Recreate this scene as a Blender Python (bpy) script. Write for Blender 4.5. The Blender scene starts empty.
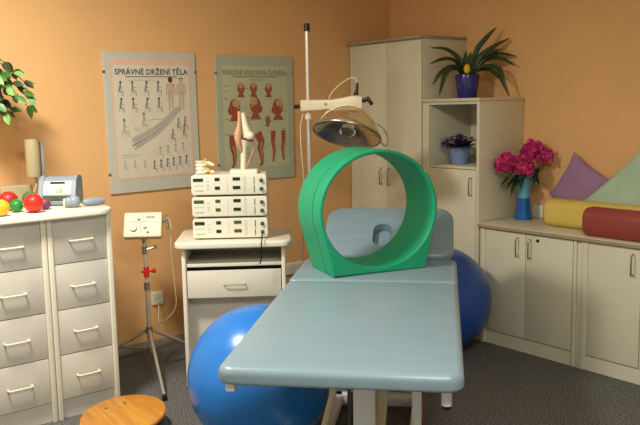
import bpy, bmesh, math, random
from mathutils import Vector, Matrix, Euler
random.seed(7)
C = bpy.context.scene.collection
R = math.radians
PI = math.pi

# ------------------------------------------------------------ materials
def lin(c):
    return tuple(((v/255)/12.92 if v/255 <= .04045 else ((v/255+.055)/1.055)**2.4) for v in c)
def mat(name, rgb, rough=.5, metal=0., var=.04, scale=12., bump=0., bscale=200., coat=0., spec=.5, trans=0., stretch=None):
    m = bpy.data.materials.new(name); m.use_nodes = True
    nt = m.node_tree; n = nt.nodes; b = n['Principled BSDF']
    c = lin(rgb)
    tc = n.new('ShaderNodeTexCoord'); mp = n.new('ShaderNodeMapping')
    nt.links.new(tc.outputs['Object'], mp.inputs[0])
    if stretch: mp.inputs['Scale'].default_value = stretch
    nz = n.new('ShaderNodeTexNoise'); nz.inputs['Scale'].default_value = scale; nz.inputs['Detail'].default_value = 4
    nt.links.new(mp.outputs[0], nz.inputs['Vector'])
    rp = n.new('ShaderNodeValToRGB')
    rp.color_ramp.elements[0].position = .3; rp.color_ramp.elements[1].position = .7
    rp.color_ramp.elements[0].color = tuple(v*(1-var) for v in c)+(1,)
    rp.color_ramp.elements[1].color = tuple(min(1, v*(1+var)) for v in c)+(1,)
    nt.links.new(nz.outputs[0], rp.inputs[0]); nt.links.new(rp.outputs[0], b.inputs['Base Color'])
    b.inputs['Roughness'].default_value = rough; b.inputs['Metallic'].default_value = metal
    b.inputs['Specular IOR Level'].default_value = spec
    b.inputs['Coat Weight'].default_value = coat
    b.inputs['Transmission Weight'].default_value = trans
    if bump:
        n2 = n.new('ShaderNodeTexNoise'); n2.inputs['Scale'].default_value = bscale; n2.inputs['Detail'].default_value = 3
        nt.links.new(mp.outputs[0], n2.inputs['Vector'])
        bp = n.new('ShaderNodeBump'); bp.inputs['Strength'].default_value = bump; bp.inputs['Distance'].default_value = .003
        nt.links.new(n2.outputs[0], bp.inputs['Height']); nt.links.new(bp.outputs[0], b.inputs['Normal'])
    return m
M = {}
def carpet():
    m = mat('carpet', (97, 97, 97), .95, var=.02, bump=.6, bscale=260, spec=.1)
    nt = m.node_tree; n = nt.nodes; b = n['Principled BSDF']
    tc = n.new('ShaderNodeTexCoord'); nz = n.new('ShaderNodeTexNoise'); nz.inputs['Scale'].default_value = 130; nz.inputs['Detail'].default_value = 5
    nt.links.new(tc.outputs['Object'], nz.inputs['Vector'])
    rp = n.new('ShaderNodeValToRGB'); e = rp.color_ramp.elements
    e[0].position = .36; e[0].color = lin((50, 50, 50))+(1,); e[1].position = .66; e[1].color = lin((138, 137, 134))+(1,)
    nt.links.new(nz.outputs[0], rp.inputs[0]); nt.links.new(rp.outputs[0], b.inputs['Base Color'])
    return m
def planks():
    m = mat('pine_planks', (214, 150, 62), .38, var=.05, coat=.25)
    nt = m.node_tree; n = nt.nodes; b = n['Principled BSDF']
    tc = n.new('ShaderNodeTexCoord'); mp = n.new('ShaderNodeMapping'); mp.inputs['Scale'].default_value = (20, 2, 2); mp.inputs['Rotation'].default_value = (0, 0, R(-20))
    nt.links.new(tc.outputs['Object'], mp.inputs[0])
    nz = n.new('ShaderNodeTexNoise'); nz.inputs['Scale'].default_value = 2.2; nz.inputs['Detail'].default_value = 6
    nt.links.new(mp.outputs[0], nz.inputs['Vector'])
    rp = n.new('ShaderNodeValToRGB'); e = rp.color_ramp.elements
    e[0].position = .3; e[0].color = lin((178, 112, 34))+(1,); e[1].position = .7; e[1].color = lin((208, 144, 56))+(1,)
    nt.links.new(nz.outputs[0], rp.inputs[0]); nt.links.new(rp.outputs[0], b.inputs['Base Color'])
    return m
M['carpet'] = carpet(); M['planks'] = planks()
M['wall'] = mat('orange_paint', (230, 180, 124), .9, var=.03, scale=3, bump=.15, bscale=90, spec=.2)
M['wall2'] = mat('white_fill_paint', (228, 224, 212), .9, var=.02, scale=3, bump=.1, bscale=90, spec=.2)  # white chosen so the unseen walls bounce neutral fill into the room
M['ceil'] = mat('ceiling_paint', (238, 228, 208), .95)
M['base'] = mat('grey_skirting', (150, 142, 132), .6)
M['white'] = mat('white_laminate', (226, 219, 205), .42, var=.015)
M['white_edge'] = mat('white_edging', (234, 226, 208), .35, var=.015)
M['front'] = mat('drawer_laminate', (212, 205, 194), .45, var=.015)
M['beige'] = mat('cream_laminate', (216, 211, 188), .42, var=.02)
M['beige_top'] = mat('cream_worktop', (214, 204, 176), .4, var=.02)
M['edge'] = mat('worktop_edging', (164, 148, 120), .5, var=.05)
M['dark'] = mat('dark_gap', (22, 20, 18), .8)
M['chrome'] = mat('chrome', (222, 221, 218), .28, .8, var=.02)
M['steel'] = mat('brushed_steel', (170, 165, 155), .32, 1.0, var=.03)
M['black'] = mat('black_plastic', (20, 19, 19), .4)
M['wplast'] = mat('white_plastic', (232, 226, 208), .35, var=.015)
M['panel'] = mat('device_panel', (226, 221, 204), .4, var=.015)
M['cream'] = mat('cream_plastic', (216, 204, 168), .4, var=.015)
M['print'] = mat('grey_print', (160, 155, 140), .6)
M['lcd'] = mat('dark_display', (34, 40, 24), .15)
M['lcdg'] = mat('green_display', (66, 92, 30), .2)
M['couch'] = mat('teal_grey_vinyl', (130, 152, 165), .31, var=.05, scale=5, bump=.12, bscale=300, spec=.45, stretch=(1, 6, 1))
M['seam'] = mat('vinyl_welt', (120, 142, 140), .5)
M['frame'] = mat('white_steel', (220, 222, 226), .35, var=.02)
M['tan'] = mat('cream_steel', (196, 182, 150), .4, var=.02)
M['rust'] = mat('brown_red_rod', (118, 70, 56), .5)
M['ring'] = mat('green_foam_vinyl', (20, 160, 116), .5, var=.03, bump=.06, bscale=400)
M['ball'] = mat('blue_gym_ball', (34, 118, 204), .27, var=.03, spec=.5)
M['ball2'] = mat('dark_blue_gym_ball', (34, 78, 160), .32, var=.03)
M['wood_edge'] = mat('pine_edge', (186, 120, 42), .45, var=.06)
M['peg'] = mat('dark_hole', (40, 24, 10), .8)
M['navy'] = mat('dark_blue_glaze', (44, 44, 122), .2, var=.05)
M['lblue'] = mat('light_blue_glaze', (128, 150, 206), .35)
M['soil'] = mat('soil', (52, 38, 28), .95, bump=.5)
M['leaf_dark'] = mat('dark_green_leaf', (48, 66, 34), .4, var=.2, scale=20)
M['leaf'] = mat('green_leaf', (76, 120, 52), .42, var=.25, scale=25)
M['leaf_pale'] = mat('pale_green_leaf', (120, 158, 84), .45, var=.2, scale=25)
M['violet'] = mat('violet_petal', (108, 88, 162), .6, var=.2, scale=40)
M['violet_leaf'] = mat('violet_leaf', (66, 56, 86), .6, var=.25, scale=30)
M['yellow'] = mat('yellow_bud', (222, 186, 40), .5)
M['peony'] = mat('magenta_petal', (208, 58, 126), .55, var=.18, scale=30)
M['vase_top'] = mat('turquoise_glaze', (104, 176, 198), .25, var=.05)
M['vase_low'] = mat('deep_blue_glaze', (26, 98, 170), .22, var=.05)
M['twig'] = mat('brown_twig', (96, 70, 42), .8)
M['terracotta'] = mat('terracotta', (170, 96, 60), .8)
M['purple'] = mat('mauve_fabric', (156, 120, 156), .9, var=.06, bump=.3, bscale=300)
M['mint'] = mat('mint_fabric', (174, 198, 174), .9, var=.05, bump=.3, bscale=300)
M['ybol'] = mat('yellow_vinyl', (218, 192, 96), .6, var=.04)
M['rbol'] = mat('brick_red_vinyl', (150, 62, 58), .6, var=.05)
M['bone'] = mat('bone_plastic', (236, 226, 198), .4, var=.04)
M['muscle'] = mat('muscle_plastic', (212, 156, 124), .45, var=.08, stretch=(1, 1, 6))
M['nerve'] = mat('nerve_yellow', (222, 184, 84), .5)
M['gap_red'] = mat('dark_meniscus', (110, 60, 44), .5)
M['red'] = mat('red_rubber', (214, 38, 30), .4, var=.08, scale=60)
M['dred'] = mat('dark_red_rubber', (170, 34, 34), .45, var=.08, scale=60)
M['green'] = mat('green_rubber', (20, 132, 50), .4, var=.08, scale=60)
M['yrub'] = mat('yellow_rubber', (240, 176, 30), .4, var=.08, scale=60)
M['purp'] = mat('purple_rubber', (112, 62, 94), .45, var=.08, scale=60)
M['dgreen'] = mat('deep_green_rubber', (48, 116, 70), .45, var=.08, scale=60)
M['gblue'] = mat('grey_blue_plastic', (140, 152, 168), .4, var=.03)
M['tube_beige'] = mat('beige_plastic', (176, 160, 124), .45, var=.03)
M['tube_grey'] = mat('grey_plastic', (150, 142, 128), .45, var=.03)
M['redclamp'] = mat('red_clamp', (196, 34, 26), .4)
M['lampw'] = mat('cream_lamp_body', (232, 218, 192), .4, var=.02)
M['reflector'] = mat('reflector_metal', (222, 220, 214), .16, .9, var=.02)
M['lens'] = mat('bulb_glass', (240, 240, 235), .02, trans=1.0, var=0)
M['board1'] = mat('pale_grey_mount', (198, 198, 188), .3, var=.02, coat=.3)
M['paper1'] = mat('warm_grey_paper', (218, 209, 190), .4, var=.02, coat=.3)
M['pink'] = mat('pink_border_print', (228, 188, 164), .4, var=.02, coat=.3)
M['ink'] = mat('slate_ink', (74, 82, 100), .5)
M['ink2'] = mat('grey_ink', (136, 137, 138), .5)
M['ink3'] = mat('light_grey_ink', (184, 178, 166), .5)
M['hair'] = mat('brown_ink', (96, 62, 50), .5)
M['flesh'] = mat('pale_flesh_ink', (198, 176, 154), .5)
M['board2'] = mat('sage_mount', (176, 182, 162), .3, var=.02, coat=.3)
M['paper2'] = mat('sage_paper', (194, 194, 162), .4, var=.02, coat=.3)
M['redink'] = mat('muscle_red_ink', (160, 84, 56), .5, var=.15, scale=60)
M['tanink'] = mat('tendon_tan_ink', (196, 160, 112), .5)
M['title2'] = mat('sage_title_ink', (140, 146, 120), .5)
M['clip'] = mat('metal_clip', (150, 148, 140), .3, 1.0)
M['cable'] = mat('white_cable', (214, 204, 180), .5)

# ------------------------------------------------------------ mesh builder
class B:
    def __init__(self):
        self.bm = bmesh.new(); self.mats = []; self.mi = 0
    def use(self, m):
        if m not in self.mats: self.mats.append(m)
        self.mi = self.mats.index(m); return self
    def _merge(self, t, mtx=None):
        if mtx is not None: t.transform(mtx)
        for f in t.faces: f.material_index = self.mi
        me = bpy.data.meshes.new('tmp'); t.to_mesh(me); t.free()
        self.bm.from_mesh(me); bpy.data.meshes.remove(me); return self
    def box(self, c, s, rot=None, bev=0., seg=2):
        t = bmesh.new(); bmesh.ops.create_cube(t, size=1)
        bmesh.ops.scale(t, vec=s, verts=t.verts)
        if bev: bmesh.ops.bevel(t, geom=t.edges[:]+t.verts[:], offset=bev, segments=seg, affect='EDGES', profile=.5)
        m = Matrix.Translation(c)
        if rot: m = m @ Euler(rot).to_matrix().to_4x4()
        return self._merge(t, m)
    def bx(self, x0, x1, y0, y1, z0, z1, bev=0., seg=2):
        return self.box(((x0+x1)/2, (y0+y1)/2, (z0+z1)/2), (x1-x0, y1-y0, z1-z0), None, bev, seg)
    def cyl(self, p0, p1, r0, r1=None, seg=20):
        p0 = Vector(p0); p1 = Vector(p1); d = p1-p0
        t = bmesh.new(); bmesh.ops.create_cone(t, cap_ends=True, segments=seg, radius1=r0, radius2=r0 if r1 is None else r1, depth=d.length)
        q = Vector((0, 0, 1)).rotation_difference(d.normalized())
        return self._merge(t, Matrix.Translation((p0+p1)/2) @ q.to_matrix().to_4x4())
    def sph(self, c, r, sc=(1, 1, 1), rot=None, u=24, v=14):
        t = bmesh.new(); bmesh.ops.create_uvsphere(t, u_segments=u, v_segments=v, radius=r)
        m = Matrix.Translation(c)
        if rot: m = m @ Euler(rot).to_matrix().to_4x4()
        return self._merge(t, m @ Matrix.Diagonal((*sc, 1)))
    def tube(self, pts, r, seg=8, sub=6, closed=False):
        pts = [Vector(p) for p in pts]
        P = []
        n = len(pts)
        if n > 2 and sub > 1:
            for i in range(n if closed else n-1):
                a = pts[(i-1) % n] if (closed or i > 0) else pts[0]*2-pts[1]
                b = pts[i]; c = pts[(i+1) % n]
                d = pts[(i+2) % n] if (closed or i+2 < n) else c*2-b
                for k in range(sub):
                    s = k/sub
                    P.append(.5*((2*b)+(c-a)*s+(2*a-5*b+4*c-d)*s*s+(3*b-a-3*c+d)*s**3))
            if not closed: P.append(pts[-1])
        else: P = pts
        N = len(P); rr = r if callable(r) else (lambda s: r)
        t = bmesh.new(); rings = []; up = None
        for i, p in enumerate(P):
            tg = (P[(i+1) % N]-P[i-1]) if closed else (P[min(i+1, N-1)]-P[max(i-1, 0)])
            tg.normalize()
            if up is None: up = tg.orthogonal().normalized()
            up = (up-tg*up.dot(tg)).normalized(); sd = tg.cross(up); q = rr(i/max(1, N-1))
            rings.append([t.verts.new(p+(up*math.cos(2*PI*k/seg)+sd*math.sin(2*PI*k/seg))*q) for k in range(seg)])
        for i in range(N if closed else N-1):
            a = rings[i]; b = rings[(i+1) % N]
            for k in range(seg): t.faces.new((a[k], a[(k+1) % seg], b[(k+1) % seg], b[k]))
        if not closed:
            t.faces.new(rings[0][::-1]); t.faces.new(rings[-1])
        return self._merge(t)
    def lathe(self, prof, seg=32, mtx=None, cap0=True, cap1=True):
        t = bmesh.new(); rings = []
        for r, z in prof:
            rings.append([t.verts.new((r*math.cos(2*PI*k/seg), r*math.sin(2*PI*k/seg), z)) for k in range(seg)])
        for a, b in zip(rings, rings[1:]):
            for k in range(seg): t.faces.new((a[k], a[(k+1) % seg], b[(k+1) % seg], b[k]))
        if cap0: t.faces.new(rings[0][::-1])
        if cap1: t.faces.new(rings[-1])
        return self._merge(t, mtx)
    def loft(self, rings, mtx=None, caps=True):
        t = bmesh.new(); V = [[t.verts.new(p) for p in r] for r in rings]; n = len(V[0])
        for a, b in zip(V, V[1:]):
            for k in range(n): t.faces.new((a[k], a[(k+1) % n], b[(k+1) % n], b[k]))
        if caps: t.faces.new(V[0][::-1]); t.faces.new(V[-1])
        bmesh.ops.recalc_face_normals(t, faces=t.faces)
        return self._merge(t, mtx)
    def prism(self, poly, f0, f1):
        return self.loft([[f0(p) for p in poly], [f1(p) for p in poly]])
    def poly(self, pts):
        t = bmesh.new(); t.faces.new([t.verts.new(p) for p in pts]); return self._merge(t)
    def grid(self, rows):
        t = bmesh.new(); V = [[t.verts.new(p) for p in r] for r in rows]
        for a, b in zip(V, V[1:]):
            for k in range(len(a)-1): t.faces.new((a[k], a[k+1], b[k+1], b[k]))
        return self._merge(t)
    def build(self, name, m=None, parent=None, ang=35, mtx=None, loc=None):
        me = bpy.data.meshes.new(name)
        if mtx is not None: self.bm.transform(mtx)
        self.bm.to_mesh(me); self.bm.free()
        for k in (self.mats if self.mats else [m]): me.materials.append(M[k])
        me.shade_smooth(); me.set_sharp_from_angle(angle=R(ang))
        o = bpy.data.objects.new(name, me); C.objects.link(o)
        if parent: o.parent = parent
        if loc: o.location = loc
        return o
def rrect(w, l, r, n=6):
    out = []
    for cx, cy, a0 in ((w/2-r, l/2-r, 0), (-w/2+r, l/2-r, 90), (-w/2+r, -l/2+r, 180), (w/2-r, -l/2+r, 270)):
        for k in range(n+1):
            a = R(a0+90*k/n); out.append((cx+r*math.cos(a), cy+r*math.sin(a)))
    return out
def cushion(b, w, l, z0, z1, rc, re, rb=None, n=6, crown=0., mtx=None):
    rb = re if rb is None else rb; rings = []
    for k in range(n+1):
        a = R(90*k/n); i = rb*(1-math.sin(a)); z = z0+rb*(1-math.cos(a))
        rings.append([(x, y, z) for x, y in rrect(w-2*i, l-2*i, max(.002, rc-i))])
    for k in range(n+1):
        a = R(90*k/n); i = re*(1-math.cos(a)); z = z1-re*(1-math.sin(a))
        rings.append([(x, y, z) for x, y in rrect(w-2*i, l-2*i, max(.002, rc-i))])
    if crown:
        rings.append([(x, y, z1+crown*.6) for x, y in rrect((w-2*re)*.8, (l-2*re)*.85, max(.002, rc))])
        rings.append([(x, y, z1+crown) for x, y in rrect((w-2*re)*.5, (l-2*re)*.6, max(.002, rc))])
    return b.loft(rings, mtx)
def props(o, label=None, cat=None, group=None, kind=None):
    if label: o['label'] = label
    if cat: o['category'] = cat
    if group: o['group'] = group
    if kind: o['kind'] = kind
    return o
def thing(name, label, cat, loc=(0, 0, 0), rz=0., group=None):
    o = bpy.data.objects.new(name, None); C.objects.link(o); o.location = loc; o.rotation_euler = (0, 0, rz)
    o.empty_display_size = .05
    return props(o, label, cat, group)
def kids(o): return [c for c in bpy.data.objects if c.parent == o]
def dup(o, loc=None, rz=None, label=None, parent=None):
    c = o.copy(); C.objects.link(c)
    if parent: c.parent = parent
    if loc is not None: c.location = loc
    if rz is not None: c.rotation_euler = (0, 0, rz)
    if label: c['label'] = label
    for k in kids(o): dup(k, parent=c)
    return c
def bow(b, p0, p1, out, r=.005, seg=8):
    p0 = Vector(p0); p1 = Vector(p1); o = Vector(out); d = (p1-p0).normalized()*.012
    b.tube([p0, p0+o*.7, p0+o+d, p1+o-d, p1+o*.7, p1], r, seg, 4)
    return b

# ------------------------------------------------------------ the room
XR, YB, ZC = 4.235, 4.41, 2.65
XL, YF = -1.1, -1.4
def struct(name, b, m): return props(b.build(name, m), kind='structure')
struct('floor', B().bx(XL-.1, XR+.1, YF-.1, YB+.1, -.1, 0), 'carpet')
struct('ceiling', B().bx(XL-.1, XR+.1, YF-.1, YB+.1, ZC, ZC+.1), 'ceil')
struct('wall_back', B().bx(XL-.1, XR+.1, YB, YB+.1, 0, ZC), 'wall')
struct('wall_right', B().bx(XR, XR+.1, YF, YB, 0, ZC), 'wall')
struct('wall_left', B().bx(XL-.1, XL, YF, YB, 0, ZC), 'wall2')
struct('wall_front', B().bx(XL-.1, XR+.1, YF-.1, YF, 0, ZC), 'wall2')
struct('baseboard_back', B().bx(XL, XR-.5, YB-.012, YB, 0, .06, .004), 'base')

# ------------------------------------------------------------ drawer cabinets on the left
def drawer_cabinet(loc, label, W):
    D, H = .745, 1.0
    t = thing('drawer_cabinet', label, 'cabinet', loc, 0, 'white four-drawer cabinets')
    for x in (0, W-.026):
        B().box((x+.013, D/2, H/2), (.026, D, H), None, .006, 3).build('side_panel', 'white_edge', t)
    B().bx(.022, W-.022, .03, .045, 0, .085).build('plinth', 'front', t)
    B().bx(.022, W-.022, D-.015, D, 0, H).build('back_panel', 'front', t)
    B().bx(.022, W-.022, .025, D-.015, .085, .10).build('bottom_panel', 'white', t)
    for k in range(4):
        z0 = .103+k*.2245; z1 = z0+.221
        d = B().box((W/2, .018, (z0+z1)/2), (W-.055, .018, z1-z0), None, .0025, 2)
        d.bx(.03, W-.03, .027, D-.06, z0+.03, z1-.04)
        d = d.build('drawer', 'front', t)
        bow(B(), (W/2-.055, .010, (z0+z1)/2), (W/2+.055, .010, (z0+z1)/2), (0, -.026, 0), .0048).build('handle', 'wplast', d)
    return t
drawer_cabinet((1.248, 3.645, 0), 'white four-drawer cabinet nearest the tripod, right one of the pair under the shared top', .322)
drawer_cabinet((.905, 3.645, 0), 'white four-drawer cabinet cut off by the left photo edge, left one of the pair', .340)
# shared worktop with a rounded front right corner
def round_top(x0, x1, y0, y1, z0, z1, rs, re):
    # rs: corner radii (front-right, back-right, back-left, front-left)
    rings = []
    for i, z in ((.006, z0), (0, z0+.006), (0, z1-.008), (.003, z1-.003), (.008, z1)):
        pts = []
        for (cx, cy, sx, sy, a0), r in zip(((x1, y0, -1, 1, -90), (x1, y1, -1, -1, 0), (x0, y1, 1, -1, 90), (x0, y0, 1, 1, 180)), rs):
            q = max(.002, r-i); ox = cx+sx*(i+q); oy = cy+sy*(i+q)
            for k in range(9):
                a = R(a0+90*k/8); pts.append((ox+q*math.cos(a), oy+q*math.sin(a), z))
        rings.append(pts)
    return B().loft(rings)
props(round_top(.87, 1.590, 3.605, 4.405, 1.0, 1.03, (.10, .005, .005, .02), 0).build('worktop', 'white_edge'),
      'white rounded-corner worktop lying on the two drawer cabinets', 'worktop')

# rubber balls on the cabinet
def rubber_ball(x, y, r, m, label):
    b = B().sph((0, 0, 0), r*.97, u=32, v=18)
    for k in range(46):
        z = 1-2*(k+.5)/46; a = k*2.39996; q = math.sqrt(1-z*z)
        b.sph((r*.96*q*math.cos(a), r*.96*q*math.sin(a), r*.96*z), r*.09, u=8, v=6)
    o = b.build('massage_ball', m, loc=(x, y, 1.03+r)); return props(o, label, 'ball', 'rubber massage balls')
ZT = 1.03
rubber_ball(1.062, 3.700, .0395, 'yrub', 'yellow rubber ball at the left photo edge, on the white cabinet top')
rubber_ball(1.163, 3.800, .0315, 'green', 'small bright green rubber ball between the yellow and the bright red ball')
rubber_ball(1.156, 3.898, .0475, 'dred', 'dark red rubber ball behind the small bright green one')
rubber_ball(1.219, 3.722, .0465, 'red', 'largest bright red rubber ball at the front of the cabinet top')
rubber_ball(1.300, 3.800, .0290, 'purp', 'purple rubber ball half hidden behind the bright red ball')
rubber_ball(1.283, 3.962, .0405, 'dgreen', 'dark green rubber ball behind the bright red and purple balls')
# white box by the wall
o = B().box((0, 0, .045), (.17, .10, .09), None, .008, 3)
props(o.build('storage_box', 'tube_beige', loc=(1.30, 4.27, 1.03)), 'low pale box lying at the wall behind the rubber balls', 'box')
# beige upright tube on a bent stem, its use unknown
t = thing('upright_tube', 'upright beige tube with a grey side bar on a bent stem, behind the balls', 'lamp', (1.375, 4.16, 1.03))
B().lathe([(.0, 0), (.055, 0), (.055, .008), (.02, .014), (.0, .014)], 24, Matrix.Identity(4), False, False).build('base', 'tube_grey', t)
B().tube([(0, 0, .012), (-.005, 0, .05), (.012, 0, .10), (.0, 0, .15)], .009, 10).build('stem', 'tube_beige', t)
B().lathe([(.030, .135), (.036, .137), (.0375, .145), (.0375, .325), (.036, .333), (.030, .335)], 28).build('tube', 'tube_beige', t)
B().box((.052, .012, .225), (.022, .045, .19), None, .004, 2).build('side_bar', 'tube_grey', t)

# ultrasound console
t = thing('ultrasound_unit', 'grey-blue and white sloping therapy console with lit display, on the cabinet top', 'medical device', (1.440, 3.965, 1.03), R(-36))
prof = [(-.080, 0), (-.085, .02), (-.060, .080), (-.040, .128), (-.005, .148), (.05, .148), (.08, .13), (.08, 0)]
for sg in (-1, 1):
    B().prism(prof, lambda p: (sg*.072, p[0], p[1]), lambda p: (sg*.094, p[0], p[1])).build('side_frame', 'gblue', t)
pr2 = [(-.072, .006), (-.077, .022), (-.053, .080), (-.034, .124), (-.003, .143), (.05, .143), (.072, .128), (.072, .006)]
B().prism(pr2, lambda p: (-.072, p[0], p[1]), lambda p: (.072, p[0], p[1])).build('body', 'gblue', t)
SA = -math.atan2(.043, .102)
def slab(w, h, f, x, m, name, th=.004, par=t, d=0.):
    return B().box((x, -.077+.043*f-.001-d, .022+.102*f), (w, th, h), (SA, 0, 0), .001, 1).build(name, m, par)
slab(.140, .072, .66, 0, 'wplast', 'front_plate')
dd = slab(.140, .026, .16, 0, 'black', 'display', .006)
for x in (-.038, .038): slab(.056, .018, .16, x, 'lcdg', 'screen', .002, dd, .0035)
slab(.075, .012, .90, 0, 'lcd', 'upper_display', .006)
B().cyl((.008, -.046, .088), (.008, -.070, .080), .020, .016, 28).build('dial', 'wplast', t)
# probes
t = thing('ultrasound_probe', 'grey-blue ultrasound head lying in front of the therapy console', 'medical device', (1.442, 3.775, 1.03), R(-30))
B().lathe([(.0, 0), (.022, .0), (.026, .006), (.027, .02), (.02, .034), (.014, .045)], 24, Matrix.Translation((-.03, 0, .027)) @ Matrix.Rotation(R(90), 4, 'Y') @ Matrix.Translation((0, 0, -.012)), False, False).build('head', 'gblue', t)
B().sph((-.004, 0, .03), .030, (1, 1, 1)).build('housing', 'gblue', t)
B().lathe([(.019, 0), (.022, .006), (.022, .010), (.019, .012)], 20, Matrix.Translation((-.056, 0, .024)) @ Matrix.Rotation(R(90), 4, 'Y')).build('sound_face', 'wplast', t)
t = thing('probe_handle', 'slim grey-blue probe lying right of the round ultrasound head', 'medical device', (1.540, 3.775, 1.03), R(2))
B().lathe([(.0, -.06), (.012, -.058), (.018, -.045), (.021, -.01), (.019, .03), (.016, .05), (.006, .058), (.0, .058)], 20, Matrix.Translation((0, 0, .021)) @ Matrix.Rotation(R(90), 4, 'Y'), False, False).build('body', 'gblue', t)
B().tube([(.055, 0, .02), (.062, .03, .006), (.03, .09, .004), (-.05, .12, .004), (-.10, .2, .004)], .003, 6).build('cord', 'cable', t)

# ------------------------------------------------------------ weeping fig whose branches reach into the frame
def leaf(b, p, d, L, w, droop, nv=None, n=5, fold=.15):
    p = Vector(p); d = Vector(d).normalized()
    s = d.cross(Vector((0, 0, 1)) if nv is None else Vector(nv))
    if s.length < .1: s = d.cross(Vector((.3, 1, .2)))
    s.normalize()
    nrm = s.cross(d); rows = []
    for k in range(n+1):
        f = k/n; c = p+d*L*f+Vector((0, 0, -1))*droop*L*f*f
        ww = w*math.sin(PI*min(1, .04+f*.96))**.8*(1-.35*f)
        rows.append([c-s*ww+nrm*ww*fold, c, c+s*ww+nrm*ww*fold])
    b.grid(rows)
t = thing('weeping_fig', 'weeping fig with small green leaves hanging in from the left photo edge', 'plant', (.985, 4.13, 1.03))
B().lathe([(.0, 0), (.075, 0), (.08, .01), (.10, .15), (.108, .15), (.108, .175), (.097, .175), (.095, .155), (.0, .155)], 32, None, False, False).build('pot', 'terracotta', t)
tw = B(); lf = B(); rnd = random.Random(3)
tw.tube([(0, 0, .15), (.01, .01, .35), (-.01, 0, .6), (.0, 0, .85)], lambda s: .012-.006*s, 8)
for j in range(20):
    z0 = .60+.0115*j; a = rnd.uniform(-.7, .35); L = rnd.uniform(.19, .31)
    if j in (3, 8, 9, 14): a = rnd.uniform(-.35, .05); L = rnd.uniform(.33, .37)
    d = Vector((math.cos(a), math.sin(a)*.8, 0))
    at = lambda f: Vector((0, 0, z0))+d*L*f+Vector((0, 0, .12*f-.25*f*f))
    tw.tube([at(f) for f in (0, .3, .6, .85, 1)], .0022, 5, 3)
    for f in [i/7 for i in range(1, 7)]+[1]:
        for s in (-1, 1):
            v = d*rnd.uniform(.2, .9)+Vector((-d.y, d.x, 0))*s*rnd.uniform(.2, .8)+Vector((0, 0, rnd.uniform(-1.2, .2)))
            lf.use(rnd.choice(('leaf', 'leaf', 'leaf_pale', 'leaf_dark'))); leaf(lf, at(f), v, rnd.uniform(.050, .070), .021, .2, (-.3+rnd.uniform(-.5, .5), -.7, .3+rnd.uniform(-.5, .5)))
tw.build('branches', 'twig', t); lf.build('leaves', None, t)

# ------------------------------------------------------------ posters
def text_mesh(b, s, size, x, y, z, stretch=1., track=1.):
    cu = bpy.data.curves.new('txt', 'FONT'); cu.body = s; cu.size = size; cu.align_x = 'CENTER'; cu.align_y = 'CENTER'; cu.space_character = track; cu.resolution_u = 3; cu.offset = .0012
    o = bpy.data.objects.new('txt', cu); C.objects.link(o)
    dg = bpy.context.evaluated_depsgraph_get(); me = bpy.data.meshes.new_from_object(o.evaluated_get(dg))
    bpy.data.objects.remove(o); bpy.data.curves.remove(cu)
    t = bmesh.new(); t.from_mesh(me); bpy.data.meshes.remove(me)
    b._merge(t, Matrix(((stretch, 0, 0, x), (0, 0, -1, z), (0, 1, 0, y), (0, 0, 0, 1))))
def stroke(b, pts, w, z, w1=None):
    pts = [Vector(p) for p in pts]; n = len(pts); L = []; Rr = []
    for i, p in enumerate(pts):
        t = (pts[min(i+1, n-1)]-pts[max(i-1, 0)]).normalized(); nn = Vector((-t.y, t.x)); ww = (w+((w if w1 is None else w1)-w)*i/(n-1))/2
        L.append(p+nn*ww); Rr.append(p-nn*ww)
    b.grid([[(a.x, z, a.y), (c.x, z, c.y)] for a, c in zip(L, Rr)])
def disc(b, x, y, r, z, ry=None, n=14):
    ry = ry or r; b.poly([(x+r*math.cos(-2*PI*k/n), z, y+ry*math.sin(-2*PI*k/n)) for k in range(n)][::-1])
def pane(b, x0, x1, y0, y1, z): b.poly([(x0, z, y0), (x1, z, y0), (x1, z, y1), (x0, z, y1)])
def mount(name, label, x, z, w, h, bm, rot=0.):
    t = thing(name, label, 'poster', (x, YB-.001, z), 0)
    t.rotation_euler = (0, rot, 0)
    B().box((0, -.006, 0), (w, .012, h), None, .002, 1).build('mount', bm, t)
    for sx, sz in ((-1, .36), (1, .36), (-1, -.36), (1, -.36)):
        B().box((sx*(w/2-.004), -.0065, sz*h), (.012, .016, .016), None, .001, 1).build('clip', 'clip', t)
    return t
t = mount('posture_poster', 'framed pale grey posture poster with seated figures and a spine, left of the two posters', 2.205, 1.433, .615, .845, 'board1', R(-.5))
b = B().use('pink'); pane(b, -.262, .266, -.342, .382, -.0128)
b.use('paper1'); pane(b, -.250, .254, -.332, .345, -.0136); b.build('printed_sheet', None, t)
b = B().use('ink'); text_mesh(b, 'SPRÁVNÉ DRŽENÍ TĚLA', .046, .004, .302, -.0145, .97, 1.04); b.build('title', None, t)
b = B(); Z = -.0145
def sitter(x, y, s, m1, m2, lean=0., chair=True):
    q = .68
    b.use(m2); disc(b, x-.02*s+lean*s, y+.95*s, .12*s, Z, .14*s)
    b.use(m1)
    stroke(b, [(x-.02*s+lean*s*.8, y+.8*s), (x-.05*s+lean*s*.4, y+.5*s), (x-.1*s, y+.1*s)], .24*s*q, Z, .3*s*q)
    stroke(b, [(x-.1*s, y+.08*s), (x+.28*s, y+.1*s), (x+.3*s, y-.4*s)], .15*s*q, Z, .1*s*q)
    stroke(b, [(x+.0*s+lean*s*.6, y+.65*s), (x+.12*s, y+.4*s), (x+.33*s, y+.42*s)], .08*s*q, Z)
    if chair:
        b.use('ink3'); stroke(b, [(x-.25*s, y-.02*s), (x+.2*s, y-.02*s)], .05*s, Z); stroke(b, [(x-.2*s, y-.02*s), (x-.2*s, y-.42*s)], .05*s, Z); stroke(b, [(x+.12*s, y-.02*s), (x+.12*s, y-.42*s)], .05*s, Z)
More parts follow.
